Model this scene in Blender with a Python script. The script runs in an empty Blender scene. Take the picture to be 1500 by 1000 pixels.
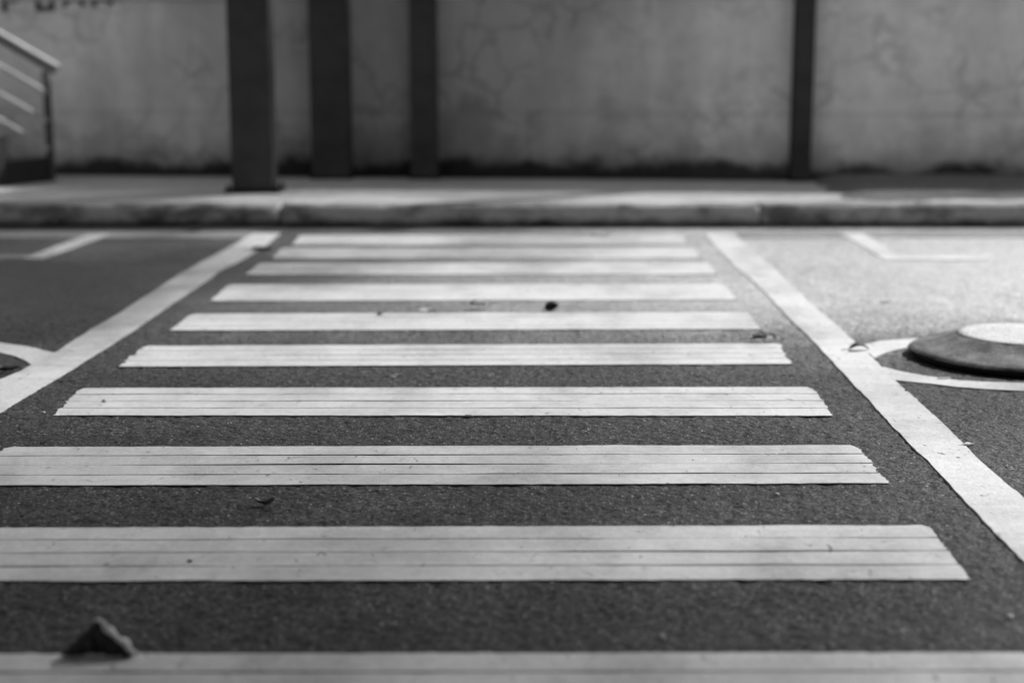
import bpy, bmesh, math, random
from mathutils import Vector, noise
R = math.radians
rnd = random.Random(7)
S = bpy.context.scene
COL = S.collection

# ------------------------------------------------------------------ camera geometry
F = 2200.0; CX = 750.0; CY = 500.0; H = 1.10
TH = math.atan(405.0 / F)
cT, sT = math.cos(TH), math.sin(TH)
def ray(px, py):
    u, v = px - CX, py - CY
    return Vector((u, F * cT - v * sT, -(F * sT + v * cT)))
def gp(px, py, z=0.0):
    d = ray(px, py); t = (z - H) / d.z
    return Vector((d.x * t, d.y * t, z))
def on_plane(px, py, p0, n):
    d = ray(px, py); o = Vector((0, 0, H))
    t = (p0 - o).dot(n) / d.dot(n)
    return o + d * t
def to_px(x, y, z=0.0):
    dy, dz = y, z - H
    fwd = dy * cT - dz * sT
    up = dy * sT + dz * cT
    return CX + F * x / fwd, CY - F * up / fwd

cam_d = bpy.data.cameras.new('camera'); cam = bpy.data.objects.new('camera', cam_d)
COL.objects.link(cam); S.camera = cam
cam.location = (0, 0, H); cam.rotation_euler = (R(90) - TH, 0, 0)
cam_d.sensor_width = 36; cam_d.lens = 36 * F / 1500.0
cam_d.clip_start = 0.05; cam_d.clip_end = 1500
cam_d.dof.use_dof = True; cam_d.dof.focus_distance = 4.35; cam_d.dof.aperture_fstop = 1.4

# ------------------------------------------------------------------ light
SUN_AZ = R(54)      # clockwise from +Y towards +X
SUN_EL = R(39)
sd = Vector((math.sin(SUN_AZ) * math.cos(SUN_EL), math.cos(SUN_AZ) * math.cos(SUN_EL), math.sin(SUN_EL)))
ld = bpy.data.lights.new('sun', 'SUN'); lo = bpy.data.objects.new('sun', ld); COL.objects.link(lo)
ld.energy = 4.1; ld.angle = R(1.5); ld.color = (1, 1, 1)
lo.rotation_euler = (-sd).to_track_quat('-Z', 'Y').to_euler(); lo.location = (12, 12, 12)
W = bpy.data.worlds.new('World'); S.world = W; W.use_nodes = True
nt = W.node_tree; nt.nodes.clear()
sky = nt.nodes.new('ShaderNodeTexSky'); sky.sky_type = 'NISHITA'; sky.sun_disc = False
sky.sun_elevation = SUN_EL; sky.sun_rotation = SUN_AZ
sky.air_density = 1.2; sky.dust_density = 2.0
bw = nt.nodes.new('ShaderNodeRGBToBW'); bg = nt.nodes.new('ShaderNodeBackground'); bg.inputs[1].default_value = 0.078
wo = nt.nodes.new('ShaderNodeOutputWorld')
nt.links.new(sky.outputs[0], bw.inputs[0]); nt.links.new(bw.outputs[0], bg.inputs[0]); nt.links.new(bg.outputs[0], wo.inputs[0])
S.view_settings.view_transform = 'Standard'; S.view_settings.look = 'None'
S.view_settings.exposure = 0.65; S.view_settings.gamma = 1
S.render.engine = 'CYCLES'

# ------------------------------------------------------------------ node helper
class M:
    def __init__(s, name, rough=0.8, spec=0.5, metal=0.0):
        s.m = bpy.data.materials.new(name); s.m.use_nodes = True
        s.t = s.m.node_tree; s.b = s.t.nodes['Principled BSDF']
        s.b.inputs['Roughness'].default_value = rough
        s.b.inputs['Specular IOR Level'].default_value = spec
        s.b.inputs['Metallic'].default_value = metal
        s.tc = s.t.nodes.new('ShaderNodeTexCoord').outputs['Object']
    def n(s, ty, **kw):
        n = s.t.nodes.new(ty)
        for k, v in kw.items(): setattr(n, k, v)
        return n
    def L(s, a, b): s.t.links.new(a, b)
    def put(s, sock, v):
        if isinstance(v, (int, float, tuple)): sock.default_value = v
        else: s.L(v, sock)
    def mapping(s, scale=(1, 1, 1), loc=(0, 0, 0), rot=(0, 0, 0)):
        n = s.n('ShaderNodeMapping'); s.L(s.tc, n.inputs[0])
        n.inputs['Scale'].default_value = scale; n.inputs['Location'].default_value = loc; n.inputs['Rotation'].default_value = rot
        return n.outputs[0]
    def noise(s, scale, detail=3, rough=.5, vec=None, dist=0.0):
        n = s.n('ShaderNodeTexNoise'); s.L(vec or s.tc, n.inputs['Vector'])
        n.inputs['Scale'].default_value = scale; n.inputs['Detail'].default_value = detail
        n.inputs['Roughness'].default_value = rough; n.inputs['Distortion'].default_value = dist
        return n.outputs['Fac']
    def vor(s, scale, feature='F1', out='Distance', vec=None, rand=1.0):
        n = s.n('ShaderNodeTexVoronoi', feature=feature); s.L(vec or s.tc, n.inputs['Vector'])
        n.inputs['Scale'].default_value = scale; n.inputs['Randomness'].default_value = rand
        return n.outputs[out]
    def ramp(s, v, a, b, x=0.0, y=1.0, smooth=False):
        n = s.n('ShaderNodeMapRange'); n.clamp = True
        if smooth: n.interpolation_type = 'SMOOTHSTEP'
        s.L(v, n.inputs[0])
        for i, q in zip((1, 2, 3, 4), (a, b, x, y)): n.inputs[i].default_value = q
        return n.outputs[0]
    def math(s, op, a, b=0.0, c=None):
        n = s.n('ShaderNodeMath', operation=op)
        s.put(n.inputs[0], a); s.put(n.inputs[1], b)
        if c is not None: s.put(n.inputs[2], c)
        return n.outputs[0]
    def mix(s, f, a, b):
        n = s.n('ShaderNodeMix', data_type='FLOAT')
        s.put(n.inputs[0], f); s.put(n.inputs[2], a); s.put(n.inputs[3], b)
        return n.outputs[0]
    def xyz(s):
        n = s.n('ShaderNodeSeparateXYZ'); s.L(s.tc, n.inputs[0]); return n.outputs
    def bump(s, h, dist=.002, strength=1.0, prev=None):
        n = s.n('ShaderNodeBump'); s.L(h, n.inputs['Height'])
        n.inputs['Distance'].default_value = dist; n.inputs['Strength'].default_value = strength
        if prev: s.L(prev, n.inputs['Normal'])
        return n.outputs[0]
    def done(s, col, normal=None, rough=None):
        s.put(s.b.inputs['Base Color'], (col, col, col, 1) if isinstance(col, (int, float)) else col)
        if normal: s.L(normal, s.b.inputs['Normal'])
        if rough is not None: s.put(s.b.inputs['Roughness'], rough)
        return s.m

def asphalt_nodes(m, lo=.028, hi=.06):
    big = m.noise(0.9, 4, .55)
    mid = m.noise(9, 4, .6)
    cell = m.n('ShaderNodeTexVoronoi'); m.L(m.tc, cell.inputs['Vector']); cell.inputs['Scale'].default_value = 115
    sepc = m.n('ShaderNodeSeparateColor'); m.L(cell.outputs['Color'], sepc.inputs[0])
    r = sepc.outputs[0]
    fine = m.noise(420, 3, .65)
    x_, y_, z_ = m.xyz()
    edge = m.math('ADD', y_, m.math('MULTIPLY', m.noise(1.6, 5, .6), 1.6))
    wear_glare = m.ramp(edge, 6.1, 8.3, 0, 1, True)          # sun glare on the far lane painted into the colour, with some guessed wear
    wear_glare = m.math('MULTIPLY', wear_glare, m.ramp(m.noise(.8, 3, .5), .2, .5, .75, 1))
    base = m.mix(wear_glare, m.mix(big, lo, hi), m.ramp(m.math('ADD', x_, m.math('MULTIPLY', m.noise(.9, 4), 1.2)), -1.2, 2.4, .07, .36, True))  # glare at right painted pale, shade at left painted dark
    base = m.math('MULTIPLY', base, m.ramp(sepc.outputs[2], 0, 1, .22, 1.85))
    base = m.math('MULTIPLY', base, m.ramp(mid, .3, .7, .8, 1.2))
    base = m.math('MULTIPLY', base, m.ramp(fine, .3, .7, .35, 1.9))
    stone = m.ramp(r, .58, 1.0, 0, 1)
    stone = m.math('MULTIPLY', stone, m.ramp(cell.outputs['Distance'], .25, .5, 1, 0))
    base = m.math('ADD', base, m.math('MULTIPLY', stone, .17))
    bright = m.math('MULTIPLY', m.ramp(r, .955, .99, 0, 1), m.ramp(cell.outputs['Distance'], .15, .4, 1, 0))
    base = m.math('ADD', base, m.math('MULTIPLY', bright, .22))
    pits = m.ramp(m.noise(70, 3, .6), .33, .42, 0, 1)
    base = m.math('MULTIPLY', base, m.ramp(pits, 0, 1, .45, 1))
    hgt = m.math('ADD', m.math('MULTIPLY', cell.outputs['Distance'], -1.0), m.math('MULTIPLY', fine, .8))
    hgt = m.math('ADD', hgt, m.math('MULTIPLY', pits, .9))
    hgt = m.math('ADD', hgt, m.math('MULTIPLY', m.noise(28, 3, .5), 1.6))
    nb = m.n('ShaderNodeBump'); m.L(hgt, nb.inputs['Height']); nb.inputs['Distance'].default_value = .0042
    m.L(m.mix(wear_glare, .7, .6), nb.inputs['Strength'])
    m.L(m.mix(wear_glare, .2, m.ramp(x_, -2.4, .6, .35, 1.0, True)), m.b.inputs['Specular IOR Level'])
    return base, nb.outputs[0], m.mix(wear_glare, .62, .42)
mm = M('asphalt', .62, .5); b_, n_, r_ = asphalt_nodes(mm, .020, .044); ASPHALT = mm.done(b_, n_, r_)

def paint(name, white=.72, dirt=1.0):
    m = M(name, .6, .4)
    streak = m.noise(6, 4, .6, m.mapping((.35, 2.5, 1)))
    grain = m.noise(330, 2, .6); mid = m.noise(45, 4, .65)
    c = m.math('MULTIPLY', m.ramp(streak, .25, .75, .80, 1.0), white)
    c = m.math('MULTIPLY', c, m.ramp(mid, .3, .7, .86, 1.05))
    c = m.math('MULTIPLY', c, m.ramp(grain, .3, .6, .72, 1.0))
    smear = m.noise(2.3, 6, .7, m.mapping((1, .55, 1), rot=(0, 0, .35)))
    c = m.math('MULTIPLY', c, m.ramp(smear, .36, .56, .76, 1.04))
    chip = m.math('MULTIPLY', m.ramp(m.noise(210, 2, .5), .60, .66, 0, 1), m.ramp(smear, .46, .38, 0, 1))
    c = m.math('MULTIPLY', c, m.ramp(chip, 0, 1, 1, .45))
    # hairline cracks and dark specks
    ck = m.vor(7, 'DISTANCE_TO_EDGE', vec=m.mapping((1, 1.6, 1)))
    ckm = m.math('MULTIPLY', m.ramp(ck, .0, .02, 1, 0), m.ramp(m.noise(14, 3), .56, .64, 0, 1))
    c = m.math('MULTIPLY', c, m.ramp(ckm, 0, 1, 1, .55))
    cell = m.n('ShaderNodeTexVoronoi'); m.L(m.tc, cell.inputs['Vector']); cell.inputs['Scale'].default_value = 26
    sp = m.n('ShaderNodeSeparateColor'); m.L(cell.outputs['Color'], sp.inputs[0])
    speck = m.math('MULTIPLY', m.ramp(sp.outputs[1], .85, .87, 0, 1), m.ramp(cell.outputs['Distance'], .06, .12, 1, 0))
    c = m.math('MULTIPLY', c, m.ramp(speck, 0, 1, 1, .6))
    wear_glare = m.math('MULTIPLY', m.ramp(m.noise(150, 3, .7), .66, .72, 0, 1), m.ramp(mid, .45, .65, 0, 1))
    c = m.math('MULTIPLY', c, m.ramp(wear_glare, 0, 1, 1, .45))
    nick = m.math('MULTIPLY', m.ramp(m.noise(60, 2, .5, m.mapping((.8, .35, 1), rot=(0, 0, .5))), .685, .73, 0, 1), m.ramp(m.noise(3, 3), .3, .5, 0, 1))
    c = m.math('MULTIPLY', c, m.ramp(nick, 0, 1, 1, .4))
    hgt = m.math('ADD', m.math('MULTIPLY', grain, .6), m.noise(90, 3, .6))
    return m.done(c, m.bump(hgt, .0022, .8))
PAINT = paint('white_road_paint', .71)
PAINT_OLD = paint('faded_road_paint', .34)

SKIRT_DARK = None
m = M('kerb_concrete', .85, .3)
x, y, z = m.xyz()
blot = m.noise(2.6, 5, .65, m.mapping((1, 1, 2.2))); fine = m.noise(60, 4, .6)
c = m.mix(m.ramp(blot, .36, .58, smooth=True), .12, .42)
c = m.math('MULTIPLY', c, m.ramp(fine, .3, .7, .75, 1.15))
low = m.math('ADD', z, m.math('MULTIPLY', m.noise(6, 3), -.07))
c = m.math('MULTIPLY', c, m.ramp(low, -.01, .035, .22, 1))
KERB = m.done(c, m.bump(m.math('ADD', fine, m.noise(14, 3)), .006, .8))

m = M('pavement_concrete', .85, .3)
c = m.mix(m.ramp(m.noise(1.4, 5, .6), .3, .7), .60, .76)
c = m.math('MULTIPLY', c, m.ramp(m.noise(80, 3, .6), .3, .7, .8, 1.12))
c = m.math('MULTIPLY', c, m.ramp(m.noise(11, 4, .7), .35, .6, .82, 1.0))
PAVE = m.done(c, m.bump(m.noise(60, 4), .003, .7))

m = M('soil', 1.0, .1)
c = m.mix(m.ramp(m.noise(35, 5, .7), .3, .7), .13, .36)
c = m.math('ADD', c, m.math('MULTIPLY', m.ramp(m.noise(120, 2), .6, .7), .12))
SOIL = m.done(c, m.bump(m.noise(50, 5, .7), .02, 1))

m = M('wall_plaster', .9, .2)
x, y, z = m.xyz()
cl = m.noise(1.1, 5, .6); md = m.noise(7, 5, .65)
c = m.mix(m.ramp(cl, .3, .7), .40, .48)
# brighter light on the right-hand stretch painted into the wall colour
px_ = m.math('ADD', x, m.math('MULTIPLY', m.noise(1.3, 3), 1.4))
c = m.math('MULTIPLY', c, m.mix(m.ramp(px_, .9, 3.0, smooth=True), 1.0, 2.1))
lft = m.math('MULTIPLY', m.ramp(px_, -3.6, -.6, 1, 0, True), 1.05)
c = m.math('MULTIPLY', c, m.math('ADD', lft, 1.0))
c = m.math('MULTIPLY', c, m.ramp(md, .3, .7, .88, 1.06))
# repaired crack network: soft dark lines, only in places
vv = m.n('ShaderNodeVectorMath', operation='ADD'); nn = m.n('ShaderNodeTexNoise'); m.L(m.tc, nn.inputs['Vector']); nn.inputs['Scale'].default_value = 2.6; nn.inputs['Detail'].default_value = 4
sc = m.n('ShaderNodeVectorMath', operation='SCALE'); m.L(nn.outputs['Color'], sc.inputs[0]); sc.inputs['Scale'].default_value = .45
m.L(m.tc, vv.inputs[0]); m.L(sc.outputs[0], vv.inputs[1])
ck = m.vor(3.4, 'DISTANCE_TO_EDGE', vec=vv.outputs[0])
ckm = m.math('MULTIPLY', m.ramp(ck, .015, .075, 1, 0, True), m.ramp(m.noise(1.7, 3), .42, .58, 0, 1, True))
c = m.math('MULTIPLY', c, m.ramp(ckm, 0, 1, 1, .76))
drip = m.noise(2.2, 5, .6, m.mapping((2.2, 1, .28)))
c = m.math('MULTIPLY', c, m.ramp(drip, .3, .7, .86, 1.06))
# faint horizontal pour line
pl = m.math('ABSOLUTE', m.math('SUBTRACT', m.math('ADD', z, m.math('MULTIPLY', m.noise(2, 2), .05)), .72))
c = m.math('MULTIPLY', c, m.ramp(pl, .0, .035, .88, 1, True))
# damp smudges above the foot and black mould at the foot
dmp = m.math('SUBTRACT', z, m.math('MULTIPLY', m.ramp(m.noise(1.5, 5, .65), .40, .75), 1.0))
c = m.math('MULTIPLY', c, m.ramp(dmp, .0, .5, .72, 1, True))
hn = m.math('ADD', m.math('MULTIPLY', m.ramp(m.noise(1.6, 3, .55), .32, .7), .16), m.math('MULTIPLY', m.noise(11, 5, .75), .12))
ml = m.math('SUBTRACT', z, hn)
c = m.math('MULTIPLY', c, m.ramp(ml, .09, .20, .14, 1, True))
c = m.math('MULTIPLY', c, m.ramp(m.math('SUBTRACT', z, m.math('MULTIPLY', m.noise(4, 4, .7), .25)), .1, .3, .7, 1, True))
WALL = m.done(c, m.bump(m.math('ADD', md, m.noise(30, 4)), .006, .6))

def plain(name, col, rough, spec=.4, metal=0, var=.15, sc=12, bmp=.001):
    m = M(name, rough, spec, metal)
    c = m.math('MULTIPLY', m.ramp(m.noise(sc, 4, .6), .3, .7, 1 - var, 1 + var), col)
    return m.done(c, m.bump(m.noise(sc * 8, 3), bmp, .6))
STEEL = plain('dark_steel_paint', .055, .65, .2, 0, .25, 5)
STEELB = plain('base_plate_steel', .018, .7, .2, 0, .3, 9)
RAILW = plain('pale_handrail_metal', .85, .5, .5, .1, .06, 8)
RAILG = plain('grey_rail_metal', .66, .5, .5, .2, .1, 8)
POST = plain('dark_post_metal', .09, .6, .4)
STONE = plain('dark_step_stone', .03, .6, .3, 0, .3, 14)
TREAD = plain('step_tread_concrete', .2, .8, .3, 0, .2, 14)
SKIRT_DARK = plain('stripe_skirt_dark', .08, .95, .1, 0, .4, 40)  # darker colour for stripe sides and groove walls
LETTER = plain('black_letter_paint', .05, .8, .2, 0, .5, 18)
DRYB = plain('dry_leaf_darkest', .03, .7, .3, 0, .4, 60)
DRY = plain('dry_leaf_dark', .07, .6, .4, 0, .4, 60)
DRYL = plain('dry_leaf_pale', .38, .55, .4, 0, .3, 60)
DRYM = plain('dry_leaf_mid', .2, .6, .4, 0, .35, 60)
def leafmat(name, col, tr):
    m = M(name, .6, .3)
    c = m.math('MULTIPLY', m.ramp(m.noise(60, 4, .6), .3, .7, .6, 1.35), col)
    mt = m.done(c)
    t = m.n('ShaderNodeBsdfTranslucent'); m.L(c, t.inputs[0]); mx = m.n('ShaderNodeMixShader'); mx.inputs[0].default_value = tr
    out = m.t.nodes['Material Output']; m.L(m.b.outputs[0], mx.inputs[1]); m.L(t.outputs[0], mx.inputs[2]); m.L(mx.outputs[0], out.inputs[0])
    return mt
DRYL = leafmat('dry_leaf_pale_thin', .8, .3); DRYM = leafmat('dry_leaf_mid_thin', .2, .3); DRYP = leafmat('dry_leaf_tan_thin', .45, .2)
PEB = plain('pebble_stone', .5, .8, .3, 0, .3, 80)
BARK = plain('bark', .07, .95, .1, 0, .3, 20, .01)
LEAFG = plain('tree_foliage', .06, .7, .3, 0, .3, 3)

m = M('island_top_paint', .7, .3)
c = m.mix(m.ramp(m.noise(130, 3, .7), .38, .50), .22, .60)
c = m.math('MULTIPLY', c, m.ramp(m.noise(9, 4), .3, .7, .88, 1.05))
DOMET = m.done(c, m.bump(m.noise(160, 3), .003, .8))
m = M('island_side_concrete', .75, .35)
c = m.mix(m.ramp(m.noise(9, 5, .7, m.mapping((1, 1, 4))), .35, .7), .08, .24)
c = m.math('ADD', c, m.math('MULTIPLY', m.ramp(m.noise(75, 4, .7), .55, .68), .16))
DOMES = m.done(c, m.bump(m.noise(110, 4, .6), .003, .8))
RIM_SHADE = plain('base_rim_shade', .02, .9, .1)  # undercut shadow at the disc foot painted as a black rim

# ------------------------------------------------------------------ object helpers
def mk(name, verts, faces, mat, parent=None, smooth=False):
    me = bpy.data.meshes.new(name); me.from_pydata([tuple(v) for v in verts], [], faces); me.update()
    bm = bmesh.new(); bm.from_mesh(me); bmesh.ops.recalc_face_normals(bm, faces=bm.faces); bm.to_mesh(me); bm.free()
    me.materials.append(mat)
    if smooth:
        for p in me.polygons: p.use_smooth = True
    o = bpy.data.objects.new(name, me); COL.objects.link(o)
    if parent: o.parent = parent
    return o
def from_bm(name, bm, mat, parent=None, smooth=False):
    me = bpy.data.meshes.new(name); bmesh.ops.recalc_face_normals(bm, faces=bm.faces); bm.to_mesh(me); bm.free()
    me.materials.append(mat)
    if smooth:
        for p in me.polygons: p.use_smooth = True
    o = bpy.data.objects.new(name, me); COL.objects.link(o)
    if parent: o.parent = parent
    return o
def tag(o, label=None, cat=None, group=None, kind=None):
    if label: o['label'] = label
    if cat: o['category'] = cat
    if group: o['group'] = group
    if kind: o['kind'] = kind
    return o
def empty(name, loc=(0, 0, 0), rz=0.0):
    o = bpy.data.objects.new(name, None); COL.objects.link(o)
    o.empty_display_size = .1; o.location = loc; o.rotation_euler = (0, 0, rz); return o
def bevel_box(bm, c, s, bev=0.0, rot=0.0):
    r = bmesh.ops.create_cube(bm, size=1.0); vs = r['verts']
    for v in vs:
        v.co = Vector((v.co.x * s[0], v.co.y * s[1], v.co.z * s[2]))
    if bev:
        es = list({e for v in vs for e in v.link_edges})
        rr = bmesh.ops.bevel(bm, geom=es, offset=bev, segments=2, affect='EDGES')
        vs = list({v for f in rr['faces'] for v in f.verts} | {v for v in vs if v.is_valid})
    cr, sr = math.cos(rot), math.sin(rot)
    for v in vs:
        X, Y = v.co.x, v.co.y
        v.co = Vector((X * cr - Y * sr + c[0], X * sr + Y * cr + c[1], v.co.z + c[2]))
def n1(a, b=0.0, c=0.0): return noise.noise(Vector((a, b, c)))

# ------------------------------------------------------------------ road and pavement
import numpy as np
def build_road():
    rs = np.random.RandomState(5)
    x0, x1, y0, y1 = -2.75, 2.75, 2.2, 6.9
    nx, ny = 1180, 720
    xs = np.linspace(x0, x1, nx); yv = np.linspace(0, 1, ny); ys = y0 + (y1 - y0) * yv ** 1.15
    def box(a, kx, ky):
        for ax, k in ((1, kx), (0, ky)):
            if k < 2: continue
            c = np.cumsum(np.concatenate([np.repeat(np.take(a, [0], ax), k, ax), a], ax), ax)
            n = a.shape[ax]
            a = (np.take(c, range(k, k + n), ax) - np.take(c, range(0, n), ax)) / k
        return a
    def sm(kx, ky):
        a = box(box(rs.randn(ny, nx), kx, ky), kx, ky); return a / a.std()
    w = rs.randn(ny, nx)
    fine = .3 * w + .95 * sm(3, 2)
    mid = sm(6, 4); pit = sm(11, 4); cover = sm(60, 40)
    h = fine * .0009 + mid * .0010
    h -= np.clip(pit * .75 + mid * .55 + cover * .35 - 1.25, 0, 1.8) * .0030
    h = np.minimum(h, .0022) - .0009
    X, Y = np.meshgrid(xs, ys)
    X = X + rs.randn(ny, nx) * .0011; Y = Y + rs.randn(ny, nx) * .0012
    e = np.minimum(np.minimum(X - x0, x1 - X) / .12, np.minimum(Y - y0, y1 - Y) / .5); e = np.clip(e, 0, 1)
    h = h * e
    for sl in ((0, slice(None)), (-1, slice(None)), (slice(None), 0), (slice(None), -1)): h[sl] = 0
    X[:, 0] = x0; X[:, -1] = x1; Y[0] = y0; Y[-1] = y1
    V = np.stack([X, Y, h], -1).reshape(-1, 3)
    idx = np.arange(nx * ny).reshape(ny, nx)
    a = idx[:-1, :-1].ravel(); b = idx[:-1, 1:].ravel(); c = idx[1:, 1:].ravel(); d = idx[1:, :-1].ravel()
    Q = np.stack([a, b, c, d], -1)
    n0 = nx * ny
    B = np.array([(-300, -200, 0), (300, -200, 0), (300, 300, 0), (-300, 300, 0)], float)
    V = np.concatenate([V, B]); c0, c1, c2, c3 = idx[0, 0], idx[0, -1], idx[-1, -1], idx[-1, 0]
    Q = np.concatenate([Q, [[n0, n0 + 1, c1, c0], [n0 + 1, n0 + 2, c2, c1], [n0 + 2, n0 + 3, c3, c2], [n0 + 3, n0, c0, c3]]])
    me = bpy.data.meshes.new('road')
    me.vertices.add(len(V)); me.vertices.foreach_set('co', V.ravel())
    me.loops.add(Q.size); me.loops.foreach_set('vertex_index', Q.ravel().astype(np.int32))
    me.polygons.add(len(Q)); me.polygons.foreach_set('loop_start', np.arange(0, Q.size, 4, dtype=np.int32))
    me.update(calc_edges=True); me.validate()
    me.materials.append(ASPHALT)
    o = bpy.data.objects.new('road', me); COL.objects.link(o); o['kind'] = 'structure'
build_road()

KY = gp(750, 333).y           # kerb foot
def kerb_piece(x0, x1, dy0, name='kerb'):
    prof = [(0.0, -.02), (-.002, .03), (.004, .085), (.010, .122), (.022, .142), (.042, .151), (.15, .153), (.22, .153), (.22, -.02)]
    V = []; Fc = []
    n = max(2, int((x1 - x0) / .035)); k = len(prof)
    for i in range(n + 1):
        xx = x0 + (x1 - x0) * i / n
        edge = min(xx - x0, x1 - xx); pin = .012 * max(0, 1 - edge / .03)
        for j, (py, pz) in enumerate(prof):
            chip = 0
            if 2 <= j <= 5: chip = max(0, n1(xx * 2.3, j * .35, 3) - .12) * .05 + n1(xx * 11, j, 9) * .004
            V.append((xx, KY + dy0 + py + chip + (pin if j < 7 else 0), pz - chip * .6 - (pin if 1 < j < 7 else 0)))
    for i in range(n):
        for j in range(k):
            a = i * k + j; b = i * k + (j + 1) % k
            Fc.append((a, b, b + k, a + k))
    Fc.append(tuple(range(k))); Fc.append(tuple(reversed(range(n * k, n * k + k))))
    o = mk(name, V, Fc, KERB, smooth=True); o['kind'] = 'structure'
kx1 = gp(411, 333).x; kx2 = gp(1113, 333).x
kerb_piece(-9.6, -6.1, .01); kerb_piece(-6.09, kx1 - .006, .012); kerb_piece(kx1 + .006, kx2 - .004, -.012)
kerb_piece(kx2 + .004, kx2 + 3.5, 0.0); kerb_piece(kx2 + 3.51, 10, 0.004)

WL = gp(0, 256.5, .15); WR = gp(1500, 267, .15)       # foot of the wall (line)
slope = (WR.y - WL.y) / (WR.x - WL.x)
def wally(x): return WL.y + (x - WL.x) * slope
# pavement slab (lightly uneven)
V = []; Fc = []; nx, ny = 90, 14
for i in range(nx + 1):
    xx = -10 + 20 * i / nx
    for j in range(ny + 1):
        y0 = KY + .222; y1 = wally(xx) + .25
        V.append((xx, y0 + (y1 - y0) * j / ny, .150 + n1(xx * .8, j * .3, 5) * .004))
for i in range(nx):
    for j in range(ny):
        a = i * (ny + 1) + j; Fc.append((a, a + ny + 1, a + ny + 2, a + 1))
mk('pavement', V, Fc, PAVE, smooth=True)['kind'] = 'structure'
# ground behind the wall
mk('ground', [(-60, 13.6, .1), (60, 13.6, .1), (60, 120, .1), (-60, 120, .1)], [(0, 1, 2, 3)], SOIL)['kind'] = 'structure'

# soil bank on the right of the pavement
V = []; Fc = []; nx, ny = 240, 44
SX = gp(1190, 275, .15).x
for i in range(nx + 1):
    for j in range(ny + 1):
        v = j / ny
        y0 = KY + .12; xx = SX + (10 - SX) * i / nx
        y1 = wally(xx) + .05
        yy = y0 + (y1 - y0) * v
        xo = xx + (1 - i / nx) * (n1(yy * 3, 1, 1) * .10 + .14 * v)
        e = min(1, (xx - SX) / .25)
        front = max(0, min(1, (v - (.06 + .09 * n1(xx * 1.7, 0, 0) + .05 * n1(xx * 7, 2, 0) )) / .16))
        if xx < SX + 1.1: front = max(front, min(1, (v + .05 + .06 * n1(xx * 9, 4, 0)) / .16) * (1 - max(0, (xx - SX) / 1.1)))
        h = .135 + front * (.022 + .06 * v) * (.3 + .7 * e) + front * n1(xx * 9, yy * 9, 0) * .012 + front * n1(xx * 31, yy * 31, 0) * .006
        V.append((xo, yy, h))
for i in range(nx):
    for j in range(ny):
        a = i * (ny + 1) + j; Fc.append((a, a + ny + 1, a + ny + 2, a + 1))
tag(mk('soil', V, Fc, SOIL, smooth=True), 'dark loose soil and grit covering the pavement under the pale wall', 'soil', kind='stuff')

# ------------------------------------------------------------------ wall
WH = 1.64
wall_ang = math.atan(slope)
V = []; Fc = []
bm = bmesh.new()
xa, xb = -12.0, 12.0
for (x_, off) in ((xa, 0), (xb, 0)): pass
p = [(xa, wally(xa)), (xb, wally(xb)), (xb, wally(xb) + .22), (xa, wally(xa) + .22)]
v0 = [bm.verts.new((a, b, .05)) for a, b in p]; v1 = [bm.verts.new((a, b, WH)) for a, b in p]
for i in range(4):
    j = (i + 1) % 4; bm.faces.new((v0[i], v0[j], v1[j], v1[i]))
bm.faces.new(v1); bm.faces.new(v0)
wall = empty('boundary_wall', (0, wally(0), .15))
tag(wall, 'long rendered wall with cracked grey plaster and black mould along its foot', 'wall')
w_ = from_bm('wall_face', bm, WALL, wall); w_.location = (0, -wally(0), -.15)
cp = bmesh.new(); bevel_box(cp, (0, .11, WH - .15 + .035), (24.0, .30, .07), .01, wall_ang)
from_bm('coping', cp, PAVE, wall)

# painted letters, bottoms in view at the upper left
def wall_pt(px, py, off=0.0):
    n = Vector((-slope, 1, 0)).normalized(); p0 = Vector((0, wally(0), 0)) - n * off
    return on_plane(px, py, p0, n)
def letter(strokes):
    bm = bmesh.new()
    ty = Vector((1, slope, 0)).normalized(); nn = Vector((slope, -1, 0)).normalized()
    for (a, b, c, d, e, f, g, h) in strokes:     # quad, photo coordinates
        qs = [wall_pt(*q) for q in ((a, b), (c, d), (e, f), (g, h))]
        f0 = [bm.verts.new(q + nn * .003) for q in qs]; f1 = [bm.verts.new(q + nn * .0005) for q in qs]
        bm.faces.new(f0)
        for i in range(4):
            j = (i + 1) % 4; bm.faces.new((f0[i], f0[j], f1[j], f1[i]))
    o = from_bm('painted_letter', bm, LETTER, wall); o.location = (0, -wally(0), -.15)
T_ = -13
def rect(x0, y0, x1, y1): return (x0, y0, x1, y0, x1, y1, x0, y1)
letter([rect(3, T_, 11, 18), rect(11.1, T_, 33, T_ + 8), rect(11.1, -2, 28, 4)])
letter([rect(52, T_, 60, 17), rect(60.1, 10, 71.9, 17), rect(72, T_, 80, 17), rect(60.1, T_, 71.9, T_ + 8)])
letter([rect(92, T_, 100, 10), rect(116, T_, 124, 10), rect(100.1, T_, 115.9, T_ + 7), rect(100.1, -2, 115.9, 3)])
letter([rect(134, T_, 142, 10), rect(158, T_, 166, 8), rect(142.1, T_, 157.9, T_ + 7), rect(142.1, -2, 157.9, 3)])

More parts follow.
